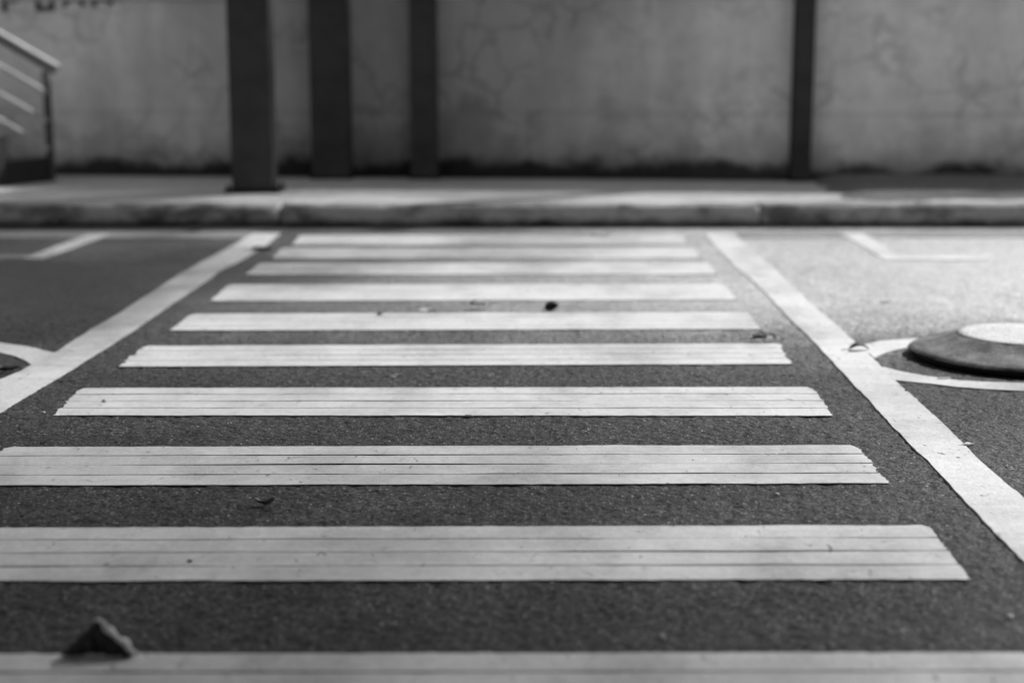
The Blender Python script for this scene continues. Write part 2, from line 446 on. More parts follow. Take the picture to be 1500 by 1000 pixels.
# ------------------------------------------------------------------ columns
def column(px0, px1, pybase, height, label, plate, plate_w, depth, wallside=False):
    if wallside:
        cxx = gp((px0 + px1) / 2, pybase, .15).x
        pybase = to_px(cxx, wally(cxx) - depth - .012, .15)[1]
    a = gp(px0, pybase, .15); b = gp(px1, pybase, .15)
    w = b.x - a.x; cx = (a.x + b.x) / 2; cy = a.y + depth / 2
    if wallside: cy = wally(cx) - depth / 2 - .012
    root = empty('steel_column', (cx, cy, .15))
    tag(root, label, 'column', 'dark steel columns in front of the wall')
    bm = bmesh.new()
    if plate == 'H':                              # H section, flanges facing the road
        tf = .018
        bevel_box(bm, (0, -depth / 2 + tf / 2, height / 2), (w, tf, height), .003)
        bevel_box(bm, (0, depth / 2 - tf / 2, height / 2), (w, tf, height), .003)
        bevel_box(bm, (0, 0, height / 2 + .002), (.016, depth - 2 * tf - .004, height - .01))
    else:
        bevel_box(bm, (0, 0, height / 2), (w, depth, height), .008)
    from_bm('shaft', bm, STEEL, root)
    bm = bmesh.new(); bevel_box(bm, (0, 0, .014), (w + plate_w * 2, depth + plate_w * (2 if not wallside else 0), .028), .004)
    from_bm('base_plate', bm, STEELB, root)
    bm = bmesh.new(); bevel_box(bm, (0, 0, height + .012), (w + .06, depth + .02, .024), .004)
    from_bm('cap_plate', bm, STEELB, root)
    if not wallside:
        for sx in (-1, 1):
            for sy in (-1, 1):
                bm = bmesh.new(); bmesh.ops.create_cone(bm, cap_ends=True, segments=6, radius1=.016, radius2=.016, depth=.03)
                o = from_bm('bolt', bm, STEELB, root); o.location = (sx * (w / 2 + plate_w * .5), sy * (depth / 2 + plate_w * .5), .043)
    return root
column(340, 400, 283, 3.1, 'widest dark steel column, standing forward near the kerb on a bolted base plate', 'box', .05, .26)
column(457, 513, 260, 3.1, 'dark steel column against the wall, second from the left', 'box', .02, .24, True)
column(602, 641, 260, 3.1, 'slim dark steel column against the wall, between the wide pair and the far right one', 'H', .02, .18, True)
column(1159, 1187, 264, 3.1, 'thinnest dark steel post at the left end of the dark soil bank', 'H', .02, .14, True)

# ------------------------------------------------------------------ steps and handrail (left edge)
P0 = gp(76, 265.5, .15); P1 = gp(0, 273.5, .15)
u = (P1 - P0); u.z = 0; u.normalize()
w = Vector((-u.y, u.x, 0))
if w.x > 0: w = -w
stairs = empty('staircase', P0)
tag(stairs, 'dark stone steps climbing out of frame at the left edge', 'stairs')
def step(i, s0, s1, z0, z1):
    bm = bmesh.new()
    q = [u * s0, u * s1, u * s1 + w * 1.4, u * s0 + w * 1.4]
    a = [bm.verts.new((v.x, v.y, z0)) for v in q]; b = [bm.verts.new((v.x, v.y, z1)) for v in q]
    for k in range(4):
        j = (k + 1) % 4; bm.faces.new((a[k], a[j], b[j], b[k]))
    bm.faces.new(b); bm.faces.new(a)
    st = from_bm('step', bm, STONE, stairs)
    bm = bmesh.new()
    q = [u * (s0 + .006) + w * .012, u * (s1) + w * .012, u * s1 + w * 1.39, u * (s0 + .006) + w * 1.39]
    a = [bm.verts.new((v.x, v.y, z1 + .001)) for v in q]; b = [bm.verts.new((v.x, v.y, z1 + .008)) for v in q]
    for k in range(4):
        j = (k + 1) % 4; bm.faces.new((a[k], a[j], b[j], b[k]))
    bm.faces.new(b); bm.faces.new(a)
    from_bm('tread', bm, TREAD, st)
nrm = Vector((-u.y, u.x, 0))
s13 = (on_plane(13, 228, P0, nrm) - P0).dot(u)
rise = .195
for i in range(4):
    step(i, s13 * i + (.0 if i == 0 else 0), s13 * 4, (rise + .010) * i - (.06 if i == 0 else 0) + (0.0 if i == 0 else .0), (rise + .010) * (i + 1) - .010)
rail = empty('handrail', P0); 
tag(rail, 'pale sloping handrail with three grey lower bars on a dark post beside the steps', 'handrail')
def bar(pxa, pxb, th, wd, mat, name, par):
    a = on_plane(*pxa, P0, nrm) - P0; b = on_plane(*pxb, P0, nrm) - P0
    d = (a - b); b2 = b; a2 = b + d * 2.2
    up = Vector((0, 0, 1)); ax = d.normalized(); side = ax.cross(up).normalized(); upv = side.cross(ax)
    bm = bmesh.new(); vs = []
    for q in (b2, a2):
        for (sx, sz) in ((-1, -1), (1, -1), (1, 1), (-1, 1)):
            vs.append(bm.verts.new(q + side * sx * wd / 2 + upv * sz * th / 2))
    for k in range(4):
        j = (k + 1) % 4; bm.faces.new((vs[k], vs[j], vs[4 + j], vs[4 + k]))
    bm.faces.new(vs[:4]); bm.faces.new(vs[4:])
    bmesh.ops.bevel(bm, geom=list(bm.edges), offset=min(th, wd) * .4, segments=3, affect='EDGES')
    return from_bm(name, bm, mat, par)
bar((0, 51), (87, 101), .042, .09, RAILW, 'top_rail', rail)
bar((0, 60), (80, 106.5), .03, .05, POST, 'rail_support', rail)
for yl, yr in ((97, 139), (138, 179), (176, 219)):
    bar((0, yl), (73, yr), .036, .045, RAILG, 'lower_bar', rail)
top = on_plane(76, 104, P0, nrm).z - P0.z
bm = bmesh.new(); bevel_box(bm, (0, 0, top / 2), (.05, .05, top), .004, math.atan2(u.y, u.x)); from_bm('post', bm, POST, rail)

# ------------------------------------------------------------------ road markings
def smoothn(x_, y_, s): return n1(x_ * s, y_ * s, 1.7)
def stripe(idx, TL, TR, BL, BR, label, gap, rag):
    tl, tr, bl, br = gp(*TL), gp(*TR), gp(*BL), gp(*BR)
    V = []; Fc = []
    nb = 4; L = tr.x - tl.x
    nx = min(260, max(60, int(L / .016)))
    def lx(v): return tl.x + (bl.x - tl.x) * v
    def rx(v): return tr.x + (br.x - tr.x) * v
    ys = lambda x_, v: ((tl.y + (tr.y - tl.y) * (x_ - tl.x) / L) * (1 - v) + (bl.y + (br.y - bl.y) * (x_ - bl.x) / (br.x - bl.x)) * v)
    depth = tl.y - bl.y
    for b in range(nb):
        v0, v1 = b / nb, (b + 1) / nb
        ny = 6; base = len(V)
        offl = n1(b * 3.1, idx * 2.3, 0) * rag * .5; offr = n1(b * 2.7, idx * 1.9, 8) * rag * .5
        for j in range(ny + 1):
            f = j / ny; v = v0 + (v1 - v0) * f
            el = lx(v) + offl + n1(v * 37, idx, 1) * rag * .7 + n1(v * 90, idx, 4) * rag * .5
            er = rx(v) + offr + n1(v * 37, idx, 2) * rag * .7 + n1(v * 90, idx, 5) * rag * .5
            if b == 0 and j < 3:                                        # rounded outer corners
                el += (.018, .006, .002)[j]; er -= (.018, .006, .002)[j]
            for i in range(nx + 1):
                xx = el + (er - el) * i / nx
                yy = ys(xx, v)
                edge = 1 if (j == 0) else (-1 if j == ny else 0)
                if edge:
                    internal = (edge == 1 and b > 0) or (edge == -1 and b < nb - 1)
                    if internal:
                        seam = b if edge == 1 else b + 1
                        g = gap * max(.12, .75 + 1.3 * n1(xx * 1.1, seam * 5 + idx, 2) + .45 * n1(xx * 9, seam * 3 + idx, 6))
                        yy += n1(xx * 3, seam * 7 + idx, 3) * .004
                        yy += -edge * g / 2
                    else:
                        yy += n1(xx * 5, idx * 3 + edge, 7) * .005 + n1(xx * 28, idx * 3 + edge, 3) * .004
                z_ = .0036 + n1(xx * 5, yy * 12, idx) * .0007
                V.append((xx, yy, z_))
        W1 = nx + 1
        for j in range(ny):
            for i in range(nx):
                a = base + j * W1 + i; Fc.append((a, a + 1, a + 1 + W1, a + W1))
        # skirt
        ring = [base + i for i in range(W1)] + [base + j * W1 + nx for j in range(1, ny + 1)] + \
               [base + ny * W1 + i for i in range(nx - 1, -1, -1)] + [base + j * W1 for j in range(ny - 1, 0, -1)]
        s0 = len(V)
        for q in ring:
            X, Y, Z = V[q]; V.append((X, Y, -.001))
        for k in range(len(ring)):
            k2 = (k + 1) % len(ring); Fc.append((ring[k], ring[k2], s0 + k2, s0 + k))
    o = mk('crossing_stripe', V, Fc, PAINT); o.data.materials.append(SKIRT_DARK)
    for p in o.data.polygons:
        if min(o.data.vertices[q].co.z for q in p.vertices) < .002: p.material_index = 1
    tag(o, label, 'road marking', 'white stripes of the pedestrian crossing')
ST = [
 ((440, 345), (998, 345), (427, 359.5), (1008, 359.5), 'white crossing stripe nearest the kerb, shortest of the ten', .0015, .01),
 ((412, 364), (1015, 364), (398, 379.5), (1028, 379.5), 'white crossing stripe second from the kerb', .0015, .01),
 ((382, 386), (1040, 385.5), (358, 403), (1050, 402.5), 'white crossing stripe third from the kerb, behind the one with leaves in front', .002, .012),
 ((335, 417.5), (1060, 416.5), (308, 441.5), (1079, 440), 'white crossing stripe fourth from the kerb, just beyond three dry leaves', .003, .014),
 ((280, 460.5), (1096, 458), (249, 485), (1114, 483), 'white crossing stripe fifth from the kerb, just this side of three dry leaves', .004, .009),
 ((210, 507.5), (1140, 504), (174, 538), (1159, 534), 'white crossing stripe sixth from the kerb, its right end level with the raised disc', .0055, .02),
 ((117, 569.5), (1190, 568), (80, 609.5), (1220, 610), 'white crossing stripe seventh from the kerb, with a white crumb near its left end', .0095, .018),
 ((10, 656), (1256, 653), (-60, 712.5), (1300, 709), 'white crossing stripe eighth from the kerb, sharp with dark grooves and ragged right end', .0105, .017),
 ((-143, 775), (1360, 770.5), (-250, 853), (1421, 850), 'wide white crossing stripe ninth from the kerb, second nearest the camera', .0075, .008),
 ((-395, 960), (1512, 957), (-570, 1082), (1610, 1078), 'blurred white crossing stripe nearest the camera, under the big dry leaf', .009, .008)]
for i, s in enumerate(ST): stripe(i, *s)

def marking(name, pts, mat, z, rag=.003, step_=.03):
    g = [gp(*q) for q in pts]; out = []
    n = len(g); acc = 0
    for k in range(n):
        a, b = g[k], g[(k + 1) % n]; d = b - a; L = d.length
        m_ = max(1, int(L / step_)); per = Vector((-d.y, d.x, 0)).normalized()
        for i in range(m_):
            q = a + d * i / m_
            q = q + per * (n1(q.x * 23, q.y * 23, 4) * rag + n1(q.x * 6, q.y * 6, 8) * rag * 1.3) if i else q
            out.append(q)
    bm = bmesh.new()
    tp = [bm.verts.new((q.x, q.y, z)) for q in out]; bt = [bm.verts.new((q.x, q.y, -.001)) for q in out]
    f = bm.faces.new(tp)
    for k in range(len(tp)):
        j = (k + 1) % len(tp); bm.faces.new((tp[k], tp[j], bt[j], bt[k]))
    bmesh.ops.triangulate(bm, faces=[f])
    return from_bm(name, bm, mat)
RLl = [(1032, 342), (1050, 364), (1078, 392), (1107, 416), (1134, 443), (1161, 472), (1194, 503), (1215, 526), (1266, 580), (1311, 630), (1365, 683), (1410, 731), (1440, 764), (1500, 824), (1560, 882), (1680, 998)]
RLr = [(1820, 1000), (1680, 890), (1560, 786), (1500, 731), (1440, 680), (1380, 620), (1345, 589), (1311, 558), (1280, 527), (1257, 506), (1230, 481), (1191, 448), (1161, 421), (1134, 394), (1098, 364), (1071, 342)]
tag(marking('edge_line', RLl + RLr, PAINT, .0042, .0035), 'long white line bounding the right side of the crossing beside the raised disc', 'road marking', 'white lines along the sides of the crossing')
LLu = [(372, 342), (339, 361), (300, 382), (258, 405), (216, 433), (174, 460), (132, 484), (81, 517), (45, 536), (30, 545), (0, 557), (-60, 590), (-160, 650), (-330, 760)]
LLl = [(-210, 760), (-90, 664), (0, 605), (39, 581), (81, 556), (120, 532), (168, 502), (210, 475), (255, 443), (285, 424), (324, 396), (351, 383), (387, 362), (411, 342)]
tag(marking('edge_line', LLu + LLl, PAINT, .0042, .0035), 'long white line bounding the left side of the crossing', 'road marking', 'white lines along the sides of the crossing')
tag(marking('loop_marking', [(79.5, 517.5), (45, 509), (0, 502.5), (-60, 500), (-160, 500), (-160, 512), (-60, 513), (0, 517), (24, 523), (38, 529), (45.5, 535)], PAINT, .0034, .002),
    'curved white marking meeting the left crossing line at the frame edge', 'road marking', 'curved markings round the raised discs')
rg = marking('loop_marking', [(1258, 507.5), (1290, 500), (1330, 497), (1376, 494), (1440, 490), (1520, 487), (1600, 488), (1680, 494), (1740, 508), (1760, 530), (1720, 552), (1640, 566), (1560, 572), (1500, 573.5), (1440, 570.5), (1400, 567.5), (1370, 563.5), (1311, 557.5),
                             (1293, 540), (1294, 538), (1320, 545), (1360, 552), (1400, 557.5), (1440, 560), (1500, 562), (1560, 561), (1620, 555), (1690, 540), (1705, 522), (1680, 508), (1600, 497), (1520, 496), (1440, 498), (1380, 502), (1352, 505.5), (1324, 511), (1298, 517), (1281, 525)], PAINT, .0034, .002)
tag(rg, 'pointed white loop painted on the asphalt around the raised disc', 'road marking', 'curved markings round the raised discs')
for pts, lab, g in (
    ([(-400, 338.5), (376, 339.5), (368, 349.5), (-400, 347.5)], 'faded thin white line along the kerb left of the crossing', 'faded lines along the kerb'),
    ([(1078, 339.5), (1700, 339.5), (1700, 348.5), (1085, 348.5)], 'faded thin white line along the kerb right of the crossing', 'faded lines along the kerb')):
    tag(marking('kerb_line', pts, PAINT_OLD, .003, .004), lab, 'road marking', g)
bay = marking('bay_marking', [(130, 343.5), (162, 343.5), (62, 379.5), (34, 379.5), (48, 374)], PAINT, .0048, .003)
marking('worn_arm', [(46, 374), (33, 379.5), (-300, 380.5), (-300, 374.5)], PAINT_OLD, .0044, .003).parent = bay
tag(bay, 'bent white parking bay corner near the kerb at far left', 'road marking', 'parking bay corners near the kerb')
tag(marking('bay_marking', [(1232, 342.5), (1264, 342.5), (1316, 375.5), (1445, 376), (1445, 381.5), (1296, 381.5)], PAINT, .0048, .003), 'bent white parking bay corner near the kerb at right', 'road marking', 'parking bay corners near the kerb')

# ------------------------------------------------------------------ raised disc
C0 = Vector((1.945, gp(1338, 524).y, 0))
rb = C0.x - gp(1338, 524).x
disc = empty('traffic_island', (C0.x, C0.y, 0))
tag(disc, 'low raised concrete disc with flared grey side and speckled white top', 'traffic island')
def lathe(name, prof, mat, par, seg=120, wob=.0, cap=False):
    V = []; Fc = []; k = len(prof)
    for i in range(seg):
        a = 2 * math.pi * i / seg
        for j, (r_, z_) in enumerate(prof):
            rr = r_ + wob * n1(math.cos(a) * 3, math.sin(a) * 3, z_ * 20) if r_ else 0
            V.append((rr * math.cos(a), rr * math.sin(a), z_ + (wob * .5 * n1(rr * 20 * math.cos(a), rr * 20 * math.sin(a), 3) if j > 2 else 0)))
    for i in range(seg):
        i2 = (i + 1) % seg
        for j in range(k - 1):
            Fc.append((i * k + j, i2 * k + j, i2 * k + j + 1, i * k + j + 1))
    if cap: Fc.append(tuple(i * k + k - 1 for i in range(seg)))
    return mk(name, V, Fc, mat, par, smooth=True)
lathe('side', [(rb + .003, .026), (rb - .004, .034), (rb - .022, .041), (rb - .055, .049), (rb - .095, .059), (rb - .132, .072), (rb - .16, .087), (rb - .172, .091)], DOMES, disc, wob=.011)
lathe('base_rim', [(rb - .025, .0), (rb - .012, .004), (rb - .001, .012), (rb - .001, .028)], RIM_SHADE, disc, wob=.002)
lathe('top', [(rb - .171, .088), (rb - .173, .0935), (rb - .20, .0955), (rb - .28, .097), (.02, .098)], DOMET, disc, wob=.002, cap=True)

# ------------------------------------------------------------------ dry leaves and litter
def leaf(px, py, size, rz, tilt, curl, fold, mat, label, wid=.55, roll=0.0, lift=0.0, stem_l=.35, cat='leaf', lobed=0.0, smat=None, edge=None):
    base = gp(px, py, 0)
    root = empty('dry_leaf', (base.x, base.y, .0))
    tag(root, label, cat, 'dry leaves scattered on the road')
    nu, nv = 14, 8; V = []; Fc = []
    cr, sr_ = math.cos(roll), math.sin(roll)
    seed = px * .01
    def shape(s_, t_):
        hw = wid * .5 * (math.sin(math.pi * min(1, s_ ** .8)) ** .75) * (1 + lobed * math.sin(s_ * 19)) + .004
        X = (s_ - .5); Y = t_ * hw
        a = curl * (s_ - .5) * 1.0
        Z = (1 - math.cos(a * 1.6)) * .45 * (1 if curl > 0 else -1) + abs(t_) ** 1.4 * hw * fold
        Z += .05 * noise.noise(Vector((s_ * 4, t_ * 2.2, seed)))
        Y *= math.cos(min(1.3, abs(fold) * .7))
        return Vector((X * math.cos(a * .5), Y, Z)) * size
    for i in range(nu + 1):
        for j in range(nv + 1): V.append(shape(i / nu, -1 + 2 * j / nv))
    from mathutils import Matrix
    Mx = Matrix.Rotation(rz, 3, 'Z') @ Matrix.Rotation(-tilt, 3, 'Y') @ Matrix.Rotation(roll, 3, 'X')
    V = [Mx @ v for v in V]
    s0 = Mx @ shape(0, 0); sdv = Mx @ Vector((-1, .12, -.1)); sdv.normalize()
    zmin = min(v.z for v in V)
    off = Vector((0, 0, -zmin + .0045 + lift))
    V = [v + off for v in V]; s0 = s0 + off
    for i in range(nu):
        for j in range(nv):
            a = i * (nv + 1) + j; Fc.append((a, a + nv + 1, a + nv + 2, a + 1))
    # thickness
    nV = len(V); V2 = [v + Vector((0, 0, -.0006)) for v in V]
    Fc2 = [tuple(q + nV for q in reversed(f)) for f in Fc]
    mk('blade', V + V2, Fc + Fc2, mat, root, smooth=True)
    if edge:  # dark tube along one edge, standing for shade under the leaf
        bm = bmesh.new(); prev = None
        for i in range(1, nu):
            q = V[i * (nv + 1)] if edge[1] < 0 else V[i * (nv + 1) + nv]
            rr = size * (.046 + .018 * math.sin(i * 1.7 + px))
            if edge[2] <= i / nu <= edge[3]:
                ring = [bm.verts.new((q.x, q.y + rr * math.cos(a), q.z + rr * math.sin(a) + rr * .5)) for a in [x_ * 1.0472 for x_ in range(6)]]
                if prev:
                    for a in range(6): bm.faces.new((prev[a], prev[(a + 1) % 6], ring[(a + 1) % 6], ring[a]))
                prev = ring
        from_bm('shade_edge', bm, edge[0], root, True)
    if stem_l > 0:
        bm = bmesh.new(); rr = max(.0009, size * .014); prev = None
        for k in range(6):
            q = s0 + sdv * size * stem_l * k / 5 + Vector((0, 0, -.03 * size * (k / 5) ** 2))
            q.z = max(q.z, .0055)
            ring = [bm.verts.new((q.x, q.y + rr * math.cos(a), q.z + rr * math.sin(a))) for a in (0, 1.57, 3.14, 4.71)]
            if prev:
                for a in range(4): bm.faces.new((prev[a], prev[(a + 1) % 4], ring[(a + 1) % 4], ring[a]))
            prev = ring
        from_bm('stem', bm, smat or mat, root)
    return root

# big curled leaf in the foreground: hand-shaped folded sheet
def big_leaf():
    b = gp(140, 962, 0)
    root = empty('dry_leaf', (b.x, b.y, 0))
    tag(root, 'large dark curled dry leaf standing at the near left on the closest stripe', 'leaf', 'dry leaves scattered on the road')
    S_ = b.y / F * 1.02     # metres per photo pixel here
    def P(dx, dz, dy): return Vector((dx * S_, dy, dz * S_ + .005))
    # rows run from the left tip to the right edge; ridge at the top, near and far skirts below
    ridge = [P(-50, 3, .0), P(-35, 13, -.004), P(-21, 30, -.010), P(-4, 47, -.014), P(9, 58, -.014), P(20, 52, -.012), P(33, 37, -.012), P(44, 28, -.012), P(52, 14, -.012), P(60, 4, -.012)]
    near = [P(-47, -1, .0), P(-34, -2, -.002), P(-20, -1, .0), P(-4, 2, .002), P(8, -1, .002), P(20, -2, -.002), P(33, -3, -.004), P(43, 0, -.006), P(50, -2, -.008), P(57, -1, -.010)]
    far = [P(-44, 0, .012), P(-26, 3, .03), P(-10, 10, .04), P(4, 22, .045), P(10, 34, .04), P(18, 22, .03), P(30, 14, .02), P(42, 8, .014), P(51, 3, .01), P(58, 0, .006)]
    V = []; Fc = []; k = 13; n = len(ridge); fin = []
    rows = []
    sub = 4
    def interp(arr, t):
        i = min(n - 2, int(t)); f = t - i
        p0 = arr[max(0, i - 1)]; p1 = arr[i]; p2 = arr[i + 1]; p3 = arr[min(n - 1, i + 2)]
        return .5 * ((2 * p1) + (p2 - p0) * f + (2 * p0 - 5 * p1 + 4 * p2 - p3) * f * f + (3 * p1 - p0 - 3 * p2 + p3) * f ** 3)
    m_ = (n - 1) * sub
    for i in range(m_ + 1):
        t = i / sub; a, r_, c_ = interp(near, t), interp(ridge, t), interp(far, t)
        for j in range(k):
            s_ = j / (k - 1)
            if s_ < .5:
                f = s_ / .5; q = a.lerp(r_, f); q = q + Vector((0, -.010 * math.sin(f * math.pi), .004 * math.sin(f * math.pi)))
            else:
                f = (s_ - .5) / .5; q = r_.lerp(c_, f); q = q + Vector((0, .0, .004 * math.sin(f * math.pi)))
            q = q + Vector((n1(t * 1.3, s_ * 5, 1), n1(t * 1.3, s_ * 5, 2), n1(t * 1.3, s_ * 5, 3))) * .007 + Vector((0, 0, n1(t * 3.1, s_ * 2, 8))) * .003
            q.z = max(q.z, .006); V.append(q)
    for i in range(m_):
        for j in range(k - 1):
            a = i * k + j; Fc.append((a, a + k, a + k + 1, a + 1))
    nV = len(V)
    me = mk('blade', V + [v + Vector((0, -.0008, -.0008)) for v in V], Fc + [tuple(q + nV for q in reversed(f)) for f in Fc], DRYB, root, smooth=True)
    # sunlit right edge painted as a pale rolled rim
    bm = bmesh.new(); prev = None
    for i in range(4 * sub, m_ + 1):
        q = V[i * k + 6]; rr = (.0044 + .0012 * math.sin(i * .9)) * min(1, .25 + (i - 4 * sub) / 5)
        ring = [bm.verts.new((q.x + rr * 1.6 * math.cos(a), q.y - .002 + rr * math.sin(a) * .8, q.z + rr * math.sin(a) + .001)) for a in [x_ * 1.0472 for x_ in range(6)]]
        if prev:
            for a in range(6): bm.faces.new((prev[a], prev[(a + 1) % 6], ring[(a + 1) % 6], ring[a]))
        prev = ring
    from_bm('lit_rim', bm, DRYL, root, True)
    bm = bmesh.new(); prev = None
    for i in range(9):
        f = i / 8; q = P(-18 - 40 * f, 1 + 2 * math.sin(f * 3), -.03 - .012 * f); rr = .0016
        ring = [bm.verts.new((q.x, q.y + rr * math.cos(a), q.z + rr * math.sin(a))) for a in (0, 1.57, 3.14, 4.71)]
        if prev:
            for a in range(4): bm.faces.new((prev[a], prev[(a + 1) % 4], ring[(a + 1) % 4], ring[a]))
        prev = ring
    from_bm('stem', bm, DRYM, root)
big_leaf()
leaf(388, 741, .055, .1, .0, 1.5, .7, DRY, 'small dark dry leaf lying between the eighth and ninth stripes', wid=.6)
leaf(808, 455, .072, .15, .3, 1.3, .9, DRYB, 'upright dark leaf between stripes, rightmost of the trio beyond mid-frame', wid=.8, stem_l=.25, roll=.95)
leaf(702, 452, .10, .15, -.08, -.6, .3, DRYP, 'arched pale dry leaf with a dark stem, middle of the trio between stripes', wid=.5, smat=DRYB, roll=.3, lift=.008, edge=(DRYB, -1, .0, .8))
leaf(627, 458, .08, -.1, .0, .7, .3, DRYL, 'flat pale dry leaf, leftmost of the trio between stripes', wid=.5, roll=.2, lift=.004, edge=(DRYB, -1, .5, 1))
leaf(1120, 500, .12, .05, .0, -.35, .5, DRYP, 'long curled pale leaf with dark left end above the sixth stripe', wid=.5, lobed=.2, smat=DRYB, roll=.22, lift=.006, edge=(DRYB, -1, 0, .5))
leaf(1258, 514, .085, .1, .0, -1.1, .4, DRYM, 'small arched leaf lying on the right crossing line where the loop joins', wid=.5, smat=DRY, edge=(DRYB, -1, 0, .4))
leaf(1299, 444, .055, .2, 0, .9, .5, DRYL, 'tiny pale leaf alone on the bright asphalt beyond the raised disc', wid=.6)
leaf(582, 553, .05, .1, .1, .8, .6, DRYL, 'thin twisted leaf between the sixth and seventh stripes', wid=.3, smat=DRYB, roll=.5, edge=(DRYB, -1, .45, 1))
leaf(383, 368, .13, .1, .0, .8, .6, DRY, 'dark leaf at the far end of the left crossing line', wid=.5)
leaf(12, 545, .09, .3, .0, 1.0, .7, DRY, 'dark leaf inside the curved marking at the left frame edge', wid=.5)
leaf(1420, 653, .035, .3, 0, .7, .4, DRYL, 'tiny pale leaf on the asphalt just right of the right crossing line', wid=.6, stem_l=.6)
leaf(880, 346, .16, .1, 0, .7, .5, DRYL, 'pale leaf at the kerb foot behind the nearest-kerb stripe', wid=.4)
leaf(285, 340, .14, .4, .1, .9, .6, DRYM, 'crumpled leaf at the kerb foot left of the crossing', wid=.5)
leaf(1382, 556, .05, .1, 0, .5, .3, DRYL, 'small pale leaf scrap between the raised disc and its loop', wid=.3, stem_l=0)

def pebble(px, py, r_, mat, label, z=.0045, st=(1.4, 1, .8)):
    b = gp(px, py, z)
    bm = bmesh.new(); bmesh.ops.create_icosphere(bm, subdivisions=2, radius=r_)
    for v in bm.verts:
        f = 1 + .35 * noise.noise(v.co * (1.2 / r_) + Vector((px, py, 0)) * .1)
        v.co = Vector((v.co.x * f * st[0], v.co.y * f * st[1], v.co.z * f * st[2]))
    o = from_bm('pebble', bm, mat, None, True); o.location = (b.x, b.y, z + r_ * .55)
    tag(o, label, 'pebble', 'pebbles and crumbs on the road')
pebble(153, 588, .0062, PEB, 'white crumb lying near the left end of the seventh stripe')
pebble(64, 605, .005, PEB, 'pale pebble just left of the seventh stripe')
pebble(686, 611, .007, DRY, 'dark crumb against the near edge of the seventh stripe', 0, (2.4, 1, .6))
pebble(1137, 667, .004, PEB, 'tiny pale pebble above the right part of the eighth stripe', 0)
pebble(970, 935, .005, PEB, 'pale pebble on the asphalt before the nearest stripe', 0)
pebble(1138, 725, .005, PEB, 'pale pebble below the right end of the eighth stripe', 0)
pebble(1478, 905, .006, PEB, 'pale pebble at the lower right frame edge', 0)
pebble(278, 822, .004, DRY, 'dark crumb on the left part of the ninth stripe')
pebble(556, 461, .009, DRY, 'dark crumb on the far edge of the fifth stripe')
pebble(1328, 572, .004, DRY, 'dark crumb on the right crossing line below the loop')
pebble(1404, 672, .005, PEB, 'pale pebble at the outer edge of the right crossing line', 0)

# ------------------------------------------------------------------ unseen trees added right of the view, leaves placed to shade the road
TP = [(0, 1000, .10), (400, 1000, .07), (750, 1000, .12), (1150, 1000, .25), (1500, 1000, .42), (0, 900, .10), (400, 900, .08), (750, 900, .18), (1150, 900, .32), (1500, 900, .5),
      (0, 800, .18), (400, 800, .25), (750, 800, .34), (1150, 800, .5), (1500, 800, .75), (0, 680, .30), (400, 680, .36), (750, 680, .45), (1100, 680, .7), (1450, 680, .95),
      (0, 590, .65), (100, 590, .7), (400, 590, .72), (750, 590, .75), (1100, 590, .85), (1450, 600, .75), (60, 530, .72), (200, 520, .75), (500, 520, .8), (750, 520, .88), (1100, 520, .95), (1450, 520, 1),
      (0, 480, .35), (100, 470, .16), (200, 450, .12), (0, 430, .05), (100, 410, .05), (20, 395, .06), (180, 430, .07), (230, 415, .15), (300, 400, .25), (330, 440, .75), (280, 470, .8), (500, 450, .88), (750, 440, .95), (1100, 430, 1), (1450, 430, 1),
      (0, 370, .2), (120, 360, .5), (250, 360, .4), (250, 380, .2), (330, 375, .4), (420, 385, .35), (400, 360, .6), (520, 380, .45), (640, 372, .45), (760, 366, .5), (880, 358, .6), (600, 352, .85), (650, 395, .9), (900, 380, .9), (1100, 370, 1), (1300, 370, 1), (1500, 370, 1),
      (380, 352, .8), (1000, 352, .9), (-300, 320, .1), (150, 300, .12), (400, 300, .15), (700, 300, .22), (1000, 300, .45), (1450, 300, .6), (700, 320, .2), (1100, 320, .45), (150, 320, .12), (1450, 320, .5), (-300, 700, .2), (-300, 500, .2), (1800, 700, .9), (1800, 450, 1)]
def Tf(px, py):
    px = max(-350, min(1850, px)); py = max(280, min(1060, py))
    ly = 420 * math.log((py - 180) / 160.0)
    sw = 0; s_ = 0
    for (a, b, t) in TP_:
        d = (px - a) ** 2 + (ly - b) ** 2 * 4 + 400
        w_ = 1 / d ** 2; sw += w_; s_ += w_ * t
    return s_ / sw
TP_ = [(a, 420 * math.log((b - 180) / 160.0), t) for a, b, t in TP]
TAU = 3.4
